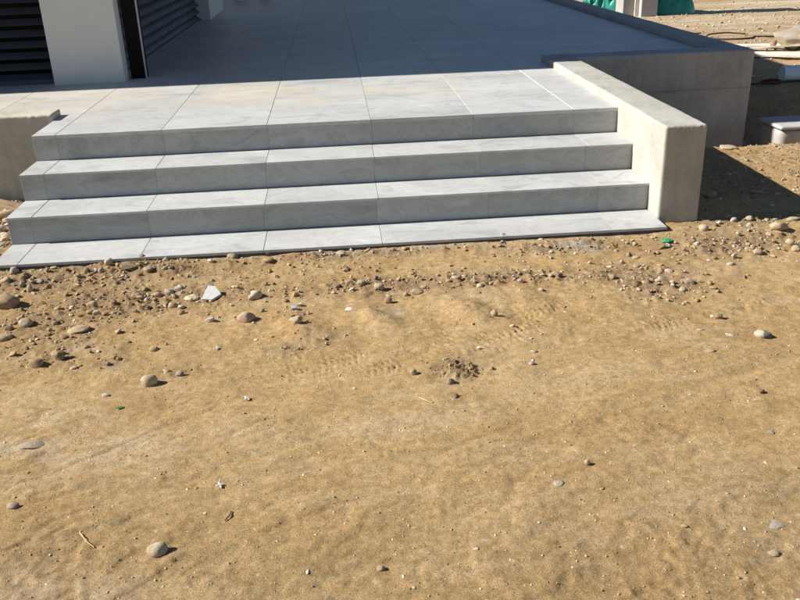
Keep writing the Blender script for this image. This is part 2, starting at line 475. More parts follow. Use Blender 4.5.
def grow(a0, step, end, k=1.13):
    out = []; v = a0; s = step
    sg = 1 if end > a0 else -1
    while (end - v) * sg > 0:
        s *= k; v += sg * s; out.append(v)
    return out
xs = np.concatenate([np.array(grow(-.8, .03, -220))[::-1], np.arange(-.8, .3, .011), np.arange(.3, 3.0, .0085), np.arange(3.0, 4.9, .012), np.arange(4.9, 7.4, .045), grow(7.4, .06, 260, 1.1)])
ys = np.concatenate([np.array(grow(-3.75, .02, -220))[::-1], np.arange(-3.75, -2.0, .0085), np.arange(-2.0, -.8, .010), np.arange(-.8, 1.4, .022), np.arange(1.4, 6, .05), grow(6, .07, 320, 1.09)])
X, Y = np.meshgrid(xs, ys)
Z = macro(X, Y) + detail(X, Y)
under = sm(-.80, -.74, Y) * (1 - sm(.2, .3, Y)) * sm(-.10, -.06, X) * (1 - sm(3.26, 3.3, X))
Z = Z - .1 * under
nx, ny = len(xs), len(ys)
idx = np.arange(nx * ny).reshape(ny, nx)
F_ = np.stack([idx[:-1, :-1], idx[:-1, 1:], idx[1:, 1:], idx[1:, :-1]], -1).reshape(-1, 4)
gm = mesh_np('ground', np.stack([X, Y, Z], -1).reshape(-1, 3), F_, M_soil, smooth=True)
at = gm.attributes.new('grit', 'FLOAT', 'POINT'); at.data.foreach_set('value', np.clip(gritmask(X, Y), 0, 1).astype(np.float32).ravel())
def blobs(L):
    s = np.zeros(X.shape)
    for cx, cy, rx, ry, w in L: s += w * np.exp(-(((X - cx) / rx) ** 2 + ((Y - cy) / ry) ** 2))
    return np.clip(s, 0, 1).astype(np.float32).ravel()
at = gm.attributes.new('pale', 'FLOAT', 'POINT'); at.data.foreach_set('value', blobs([(.45, -2.45, .55, .22, 1.0), (1.0, -2.65, .35, .12, .6), (.55, -1.78, .12, .05, .8), (1.7, -2.55, .25, .08, .6), (1.72, -1.70, .10, .14, .5), (2.14, -1.62, .14, .16, .5), (2.6, -3.0, .5, .15, .4), (.8, -3.2, .3, .1, .5)]))
at = gm.attributes.new('cement', 'FLOAT', 'POINT'); at.data.foreach_set('value', blobs([(2.76, -1.0, .10, .05, 1.0), (2.85, -1.07, .06, .06, .9), (1.80, -1.66, .05, .05, .8), (1.62, -.95, .15, .03, .8), (2.1, -.94, .3, .02, .8), (.70, -2.0, .05, .04, .5)]))
at = gm.attributes.new('far', 'FLOAT', 'POINT'); at.data.foreach_set('value', (sm(3.6, 5.2, Y)).astype(np.float32).ravel())
ground = link('ground', gm)
tag(ground, kind='structure')

# ------------------------------------------------------------------ paving and steps
W = .6; HR = .1467; DT = .3014; XL = -.1323; XR = 3.2653
G = .0023      # joint width
TH = .016
_cache = {}
def slab_mesh(w, d, h, ch=.0012, mat=None):
    """thin slab with a small chamfer on its four upper edges; origin at its middle, top at h"""
    key = (round(w, 4), round(d, 4), round(h, 4), mat.name if mat else '')
    if key in _cache: return _cache[key]
    v = []
    for z, ins in ((0, 0), (h - ch, 0), (h, ch)):
        for sx, sy in ((-1, -1), (1, -1), (1, 1), (-1, 1)):
            v.append((sx * (w / 2 - ins), sy * (d / 2 - ins), z))
    f = [(3, 2, 1, 0), (8, 9, 10, 11)]
    for a in (0, 4):
        for i in range(4):
            j = (i + 1) % 4
            f.append((a + i, a + j, a + 4 + j, a + 4 + i))
    me = bpy.data.meshes.new('slab'); me.from_pydata(v, [], f); me.materials.append(mat or M_tile)
    _cache[key] = me
    return me
def slab(name, parent, x0, x1, y0, y1, ztop, th=TH):
    x0 += G / 2; x1 -= G / 2; y0 += G / 2; y1 -= G / 2
    jz = random.uniform(-.0005, .0005)
    return link(name, slab_mesh(x1 - x0, y1 - y0, th), parent, ((x0 + x1) / 2, (y0 + y1) / 2, ztop - th + jz))

terrace = link('terrace', Shape().box(XL + .002, XR-.002, .0145, .70, -.9, -.022).box(-6, XR-.002, .70, 1.80, -.89, -.0225).box(-6, 4.69, 1.80, 14, -.9, -.022).mesh('terrace_base', M_grout_dark))
tag(terrace, kind='structure')
cols_x = [XL, 0] + [W * i for i in range(1, 6)] + [XR]
slab('slab', terrace, XL, 0, -.005, .612, 0, .020)
for i in range(1, 7):
    slab('slab', terrace, cols_x[i], cols_x[i + 1], -.005, 1.2, 0, .020)
xs_left = [0, -.6, -1.2, -1.8, -2.4, -3.0]
for i in range(5):
    slab('slab', terrace, xs_left[i + 1], xs_left[i], .612, 1.2, 0)
for r in range(1, 11):
    y0, y1 = 1.2 * r, 1.2 * r + 1.2
    for i in range(-5, 8):
        x0, x1 = W * i, min(W * i + W, 4.69)
        if x1 - x0 < .05: continue
        if x1 <= -.5 and y0 > 1.3: continue       # inside the building
        if r == 1 and x1 > XR:
            if i == 5: slab('slab', terrace, x0, XR, y0, 1.985, 0)
            slab('slab', terrace, x0, x1, 1.985, y1, 0)
            continue
        slab('slab', terrace, x0, x1, y0, y1, 0)
link('grout_line', Shape().box(3.0 - .0020, 3.0 + .0020, .01, 1.9, -TH, .0008).mesh('grout_line', M_grout_white), terrace)
link('grout_line', Shape().box(2.4 - .0013, 2.4 + .0013, .01, 1.5, -TH, .0002).mesh('grout_line', M_grout_white), terrace)
spill = Shape()
for k in range(9):
    a = 2.78 + k * .022
    spill.box(a, a + .024, 1.385 + .004 * math.sin(k), 1.40 + .004 * math.sin(k * 1.7), .0004, .0014 + .0001 * (k % 3))
link('grout_smear', spill.mesh('grout_smear', M_grout_white), terrace)

stair = empty('staircase', (0, 0, -3 * HR - .04))
tag(stair, 'wide flight of grey stone tiled steps rising from the dirt to the terrace', 'steps')
def child_at(o):     # parts were laid out in world space: keep them there under their empty
    o.location = Vector(o.location) - stair.location
    return o
core = Shape()
for k in range(1, 4):
    core.box(XL + .004, XR - .004, -DT * k + (.0165 if k < 3 else .004), -DT * (k - 1) + (.0160 if k > 1 else .0140), -.60 - .002 * k, -HR * k - TH - .002)
o = link('step_core', core.mesh('step_core', mat_plain('step_mortar', (.27, .265, .255), .95, .2, .2, 30.0)), stair); child_at(o)
# joints of each tread line up with the terrace except the lowest, which drifts a little
def joints(k):
    sh = {1: (.0, .0, .0, .0, .0, .012), 2: (.0, -.012, .0, .0, .006, .0), 3: (-.006, -.01, .0, -.003, .006, -.012)}[k]
    return [XL] + [W * i + sh[i] for i in range(6)] + [XR]
for k in range(1, 4):
    J = joints(k)
    yb = -DT * (k - 1) + .002; yf = -DT * k - .007
    for i in range(7):
        child_at(slab('tread_tile', stair, J[i], J[i + 1], yf, yb, -HR * k, .012 if k < 3 else .014))
    Jr = [XL + .002] + [W * i + (.004 if k == 1 else -.006 * (k - 1)) for i in range(6)] + [XR]
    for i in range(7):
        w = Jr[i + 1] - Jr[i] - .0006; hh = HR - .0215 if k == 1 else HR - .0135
        me = slab_mesh(w, hh, .012, .0008, M_riser_shaded)
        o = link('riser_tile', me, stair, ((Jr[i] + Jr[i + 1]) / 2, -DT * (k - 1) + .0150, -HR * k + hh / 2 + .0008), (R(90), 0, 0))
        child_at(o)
M_grout_pale = mat_plain('pale_grout', (.50, .49, .47), .9, .2, .1, 40.0)
for k in range(1, 4):
    J = joints(k)
    for q, wd in ((5, .0016), (6, .002 if k == 2 else .0012)):
        o = link('grout_line', Shape().box(J[q] - wd, J[q] + wd, -DT * k - .0066, -DT * (k - 1) - .002, -HR * k - .011, -HR * k + .0002).mesh('grout_line', M_grout_pale), stair); child_at(o)

# rough mortar squeezed out under the lowest tread
mo = []
mf = []
n = 420
for i in range(n + 1):
    x = XL + .003 + (XR - .008 - XL) * i / n
    a = -.9015 - .004 * float(pnoise(np.array([x * 30]), np.array([.3]), 5)[0])
    b = -.906 - .016 * max(0, float(fbm(np.array([x * 14]), np.array([2.3]), 3, 6)[0]) + .25)
    mo += [(x, -.88, -.4545), (x, a, -.4550), (x, a - .002, -.470), (x, b, -.486 + .004 * math.sin(x * 31)), (x, b - .006, -.53)]
for i in range(n):
    for j in range(4):
        mf.append((i * 5 + j, i * 5 + j + 1, i * 5 + 5 + j + 1, i * 5 + 5 + j))
me = mesh_np('mortar_bed', mo, mf, M_found, True)
o = link('mortar_bed', me, stair); child_at(o)

# ------------------------------------------------------------------ concrete walls
def rounded_box(name, b0, b1, res, r, mat, amp=.0015, extra=None):
    b0 = np.array(b0, float); b1 = np.array(b1, float)
    ext = b1 - b0
    V = []; Fc = []; base = 0
    for ax in range(3):
        u, v = [a for a in range(3) if a != ax]
        nu = max(2, int(round(ext[u] / res))); nv = max(2, int(round(ext[v] / res)))
        uu = np.linspace(0, 1, nu + 1); vv = np.linspace(0, 1, nv + 1)
        UU, VV = np.meshgrid(uu, vv)
        for side in (0, 1):
            P = np.zeros((UU.size, 3))
            P[:, u] = b0[u] + UU.ravel() * ext[u]; P[:, v] = b0[v] + VV.ravel() * ext[v]
            P[:, ax] = b1[ax] if side else b0[ax]
            ii = np.arange(UU.size).reshape(UU.shape) + base
            q = np.stack([ii[:-1, :-1], ii[:-1, 1:], ii[1:, 1:], ii[1:, :-1]], -1).reshape(-1, 4)
            if (side == 1) == (ax == 1): q = q[:, ::-1]
            V.append(P); Fc.append(q); base += UU.size
    V = np.concatenate(V); Fc = np.concatenate(Fc)
    q = np.clip(V, b0 + r, b1 - r)
    d = V - q; L = np.linalg.norm(d, axis=1, keepdims=True)
    P = q + d / np.maximum(L, 1e-9) * r
    nrm = d / np.maximum(L, 1e-9)
    P = P + nrm * (noise3(V, 3.0, 3) * amp * 2 + noise3(V, 17.0, 13) * amp)[:, None]
    if extra is not None: P = extra(V, P, nrm)
    me = mesh_np(name, P, Fc, mat, True)
    bm = bmesh.new(); bm.from_mesh(me)
    bmesh.ops.remove_doubles(bm, verts=bm.verts, dist=1e-4)
    bmesh.ops.recalc_face_normals(bm, faces=bm.faces)
    bm.to_mesh(me); bm.free()
    return me

def chip(edge_y, edge_z, amount, span=.03):
    def f(V, P, nrm):
        # rough broken arris along the front top edge
        near = np.exp(-(((V[:, 1] - edge_y) / span) ** 2 + ((V[:, 2] - edge_z) / span) ** 2))
        k = np.clip(noise3(V, 95.0, 23) * 1.5 + noise3(V, 40.0, 33) * .8 + .3, 0, 1.6)
        P = P.copy()
        P[:, 2] -= near * k * amount
        P[:, 1] += near * k * amount * .7
        return P
    return f
cheek = link('cheek_wall', rounded_box('cheek_wall', (3.2655, -.762, -.75), (3.487, 1.748, .046), .0095, .011, M_cheek, .0012, chip(-.762, .046, .0045)))
tag(cheek, 'low pale sunlit concrete wall closing the right end of the steps', 'wall')

parapet = empty('parapet_wall', (4.9, 1.75, -.75))
tag(parapet, 'grey concrete retaining wall with a corner, right of the steps and round the shaded terrace', 'wall')
me = rounded_box('wall_section', (3.2655, 1.75, -1.1), (4.93, 1.978, .046), .02, .008, M_conc, .0015)
o = link('wall_section', me, parapet); o.location = -parapet.location
me = rounded_box('wall_section', (4.70, 1.979, -1.1), (4.928, 14, .0455), .04, .008, M_conc, .0015)
o = link('wall_section', me, parapet); o.location = -parapet.location
o = link('construction_joint', Shape().box(3.49, 4.925, 1.744, 1.75, -.252, -.248).mesh('construction_joint', M_conc), parapet); o.location = -parapet.location

def flake(V, P, nrm):
    near = np.exp(-(((V[:, 1] - .42) / .02) ** 2 + ((V[:, 2] - .038) / .02) ** 2))
    k = np.clip(noise3(V, 75.0, 23) * 1.2 + noise3(V, 24.0, 43) * .8 - .05, 0, 1)
    P = P.copy(); P[:, 2] -= near * k * .005; P[:, 1] += near * k * .004
    return P
lw = link('end_wall', rounded_box('end_wall', (-3.2, .42, -.9), (XL - .003, .608, .038), .0125, .006, mat_concrete('weathered_concrete', (.50, .47, .385), (.58, .55, .46), (.38, .35, .27)), .0012, flake))
tag(lw, 'low weathered concrete wall running off the left edge beside the steps', 'wall')

# ------------------------------------------------------------------ building
bld = empty('building', (-.3, 2.2, 0))
tag(bld, 'building corner with pale rendered pillars, dark louvres and a black steel post at upper left', 'building')
def part(name, me, parent=bld, base=bld):
    o = link(name, me, parent); o.location = -Vector(base.location); return o
part('pillar', Shape().box(-.53, 0, 1.85, 2.0, -.003, 2.798).box(-.53, -.16, 2.0, 2.15, -.003, 2.798).mesh('pillar', M_render, bevel=.004))
part('pillar', Shape().box(-.55, .025, 6.9, 8.45, -.003, 2.798).mesh('pillar', M_render, bevel=.004))
part('wall', Shape().box(-8, -.532, 1.852, 2.6, 2.6, 2.798).box(-.55, -.005, 2.155, 6.897, 2.6, 2.798).mesh('upper_wall', M_render))
part('wall', Shape().box(-8, -.95, 8.45, 14, -.003, 2.798).mesh('back_wall', M_render))
part('interior_shade', Shape().box(-8, -.62, 2.35, 8.44, -.003, 2.796).box(-.619, -.36, 2.16, 6.895, -.003, 2.6).box(-8, -.54, 2.18, 2.34, -.003, 2.6).mesh('interior_shade', M_black))  # black blocks painting the dark interior seen between the slats
part('unseen_shade_roof', Shape().box(-8, 1.5, 1.772, 14, 2.80, 2.92).mesh('unseen_shade_roof', M_conc))  # never in view; overhang added and sized to shade the terrace
post = part('post', Shape().box(.018, .128, 2.004, 2.12, -.002, 2.796).mesh('post', M_black, bevel=.002))
pt = link('edge_trim', Shape().box(.1285, .1375, 2.0, 2.02, -.001, 2.796).mesh('edge_trim', M_steel), post)
sill = part('louvre_sill', Shape().box(-3.0, -.533, 1.93, 2.1, -.002, .035).box(-.30, -.09, 2.16, 6.897, -.002, .02).mesh('louvre_sill', M_louvre))

def slat_mesh(L, hz=1.0):
    # drooping blade: top flange, sloping face, small lip; runs along X
    prof = [(.085, .062), (.07, .070), (.012, .010), (.0, .0), (.004, -.004), (.018, .004), (.074, .062)]
    v = []; f = []
    for x in (-L / 2, L / 2):
        for y, z in prof: v.append((x, y, z * hz))
    n = len(prof)
    for i in range(n):
        j = (i + 1) % n
        f.append((i, j, n + j, n + i))
    f.append(tuple(range(n))[::-1]); f.append(tuple(range(n, 2 * n)))
    me = bpy.data.meshes.new('slat'); me.from_pydata(v, [], f); me.materials.append(M_louvre)
    bm = bmesh.new(); bm.from_mesh(me); bmesh.ops.recalc_face_normals(bm, faces=bm.faces); bm.to_mesh(me); bm.free()
    return me
def louvre(name, origin, rz, bays, pitch, z0=.035, top=2.58, hz=1.0):
    fr = Shape()
    H = top
    for i, b in enumerate(bays):
        fr.box(b - .012, b + .012, .055, .095, 0, H)
    fr.box(bays[0], bays[-1], .06, .10, H, H + .02)
    frame = link(name, fr.mesh(name + '_frame', M_louvre), bld)
    frame.location = Vector(origin) - bld.location; frame.rotation_euler = (0, 0, rz)
    nz = int((H - z0) / pitch)
    for i in range(len(bays) - 1):
        L = bays[i + 1] - bays[i] - .016
        me = slat_mesh(L, hz)
        for k in range(nz):
            s = link('slat', me, frame, ((bays[i] + bays[i + 1]) / 2, 0, z0 + pitch * k))
    return frame
louvre('louvre_panel', (-.535, 1.94, 0), 0, [-2.45, -1.65, -.85, 0], .0815, .030, hz=.62)
louvre('louvre_panel', (-.10, 6.895, 0), R(90), [-4.72, -3.87, -2.93, -2.05, -1.05, 0], .0880, .012, hz=.95)

# ------------------------------------------------------------------ things on the right
box = empty('inspection_box', (5.3, 1.56, -.70))
tag(box, 'grey concrete inspection box with rounded lid, half lit in the dip at right', 'inspection box')
o = link('box_body', rounded_box('box_body', (5.045, 1.385, -.95), (5.60, 1.735, -.527), .03, .03, M_conc, .001), box); o.location = -box.location
o = link('lid', rounded_box('lid', (5.03, 1.37, -.524), (5.615, 1.75, -.495), .0145, .012, mat_concrete('lid_concrete', (.45, .44, .42), (.47, .455, .43), (.34, .33, .31)), .0006), box); o.location = -box.location
o = link('rim_gap_shade', Shape().box(5.055, 5.59, 1.395, 1.725, -.53, -.52).mesh('rim_gap_shade', M_black), box); o.location = -box.location  # black filler painting the dark of the gap under the lid

gz = lambda x, y: float(ground_z(x, y)[0])
def pipe(name, p0, p1, r, t, mat):
    p0 = Vector(p0); p1 = Vector(p1); d = (p1 - p0)
    L = d.length; n = 28
    v = []; f = []
    ringdef = [(0, r - t), (0, r), (L * .001 + .004, r + .002), (L, r), (L, r - t)]
    for x, rr in ringdef:
        for k in range(n):
            a = 2 * math.pi * k / n; v.append((x, rr * math.cos(a), rr * math.sin(a)))
    m_ = len(ringdef)
    for i in range(m_):
        j = (i + 1) % m_
        for k in range(n):
            f.append((i * n + k, i * n + (k + 1) % n, j * n + (k + 1) % n, j * n + k))
    me = bpy.data.meshes.new(name); me.from_pydata(v, [], f); me.materials.append(mat)
    me.polygons.foreach_set('use_smooth', [True] * len(me.polygons))
    bm = bmesh.new(); bm.from_mesh(me); bmesh.ops.recalc_face_normals(bm, faces=bm.faces); bm.to_mesh(me); bm.free()
    o = link(name, me, None, p0)
    o.rotation_euler = d.to_track_quat('X', 'Z').to_euler()
    return o
o = pipe('drain_pipe', (5.93, 3.17, -.40), (8.3, 2.98, -.41), .075, .006, M_pvc)
pc = link('end_cap', Shape().tube([(.004, 0, 0), (.010, 0, 0)], .0685, 28).mesh('end_cap', M_pvc), o)
tag(o, 'white plastic drain pipe lying in the shade at the right edge', 'pipe')

def plank(name, p0, p1, w, t, label, mat=M_wood, tilt=0.0):
    p0 = Vector(p0); p1 = Vector(p1); d = p1 - p0; L = d.length
    s = Shape(); n = 10
    for i in range(n + 1):
        x = L * i / n; yy = .008 * math.sin(i * 1.3)
        jj = .012 * math.sin(i * 7.1) if i in (0, n) else 0
        for y, z in ((-w / 2, 0), (w / 2, 0), (w / 2, t), (-w / 2, t)): s.v.append((x + jj * (y > 0), y + yy, z))
    for i in range(n):
        for k in range(4):
            s.f.append((i * 4 + k, i * 4 + (k + 1) % 4, i * 4 + 4 + (k + 1) % 4, i * 4 + 4 + k))
    s.f.append((0, 1, 2, 3)); s.f.append(tuple(n * 4 + k for k in (3, 2, 1, 0)))
    o = link(name, s.mesh(name, mat, bevel=.002, seg=1), None, p0)
    q = d.to_track_quat('X', 'Z'); o.rotation_euler = (q @ Matrix.Rotation(tilt, 3, 'X').to_quaternion()).to_euler()
    tag(o, label, 'plank'); return o
plank('plank', (6.12, 4.62, -.425), (7.6, 3.62, -.36), .15, .022, 'long bleached board lying just behind the white pipe', tilt=.1)
plank('plank', (6.36, 5.05, -.43), (7.30, 4.78, -.37), .12, .02, 'shorter pale board under the broken concrete lump', tilt=-.15)
plank('plank', (6.30, 5.42, -.43), (6.95, 5.02, -.40), .13, .02, 'pale board end nearest the corner of the shaded grey wall')

# ------------------------------------------------------------------ rocks
def rock_mesh(name, seed, sub=3, lump=.22, angular=0.0, mat=None):
    bm = bmesh.new(); bmesh.ops.create_icosphere(bm, subdivisions=sub, radius=1.0)
    P = np.array([v.co[:] for v in bm.verts])
    g = np.random.default_rng(seed)
    off = g.uniform(0, 50, 3)
    d = noise3(P * .9 + off, 1.0, seed) * lump * 1.5 + noise3(P + off, 2.6, seed + 3) * lump * .45 + noise3(P + off, 6.5, seed + 4) * lump * .16
    Q = P * (1 + d)[:, None]
    if angular > 0:                                   # planes that slice facets off
        for _ in range(7):
            nrm = g.normal(size=3); nrm /= np.linalg.norm(nrm)
            lim = g.uniform(.62, .86)
            s = Q @ nrm
            Q = Q - np.outer(np.clip(s - lim, 0, None) * angular, nrm)
    for v, q in zip(bm.verts, Q): v.co = q
    me = bpy.data.meshes.new(name); bm.to_mesh(me); bm.free()
    me.polygons.foreach_set('use_smooth', [True] * len(me.polygons))
    me.materials.append(mat or M_rock)
    return me
TONES = {'br': (.36, .24, .15), 'cr': (.58, .47, .33), 'tn': (.50, .37, .24), 'gn': (.58, .62, .50), 'db': (.20, .135, .085), 'cg': (.53, .46, .33),
         'wh': (.66, .60, .50), 'pk': (.48, .34, .25), 'yg': (.56, .52, .34), 'gr': (.40, .34, .26), 'gd': (.15, .145, .14), 'gb': (.40, .42, .44), 'tw': (.52, .46, .36)}
ANG = {'br': .95, 'db': .9, 'gd': .9, 'gr': .6, 'tn': .5, 'wh': .5, 'cr': .35, 'cg': .3, 'gb': .5, 'gn': .9, 'yg': .2, 'pk': 0.0, 'tw': .2}
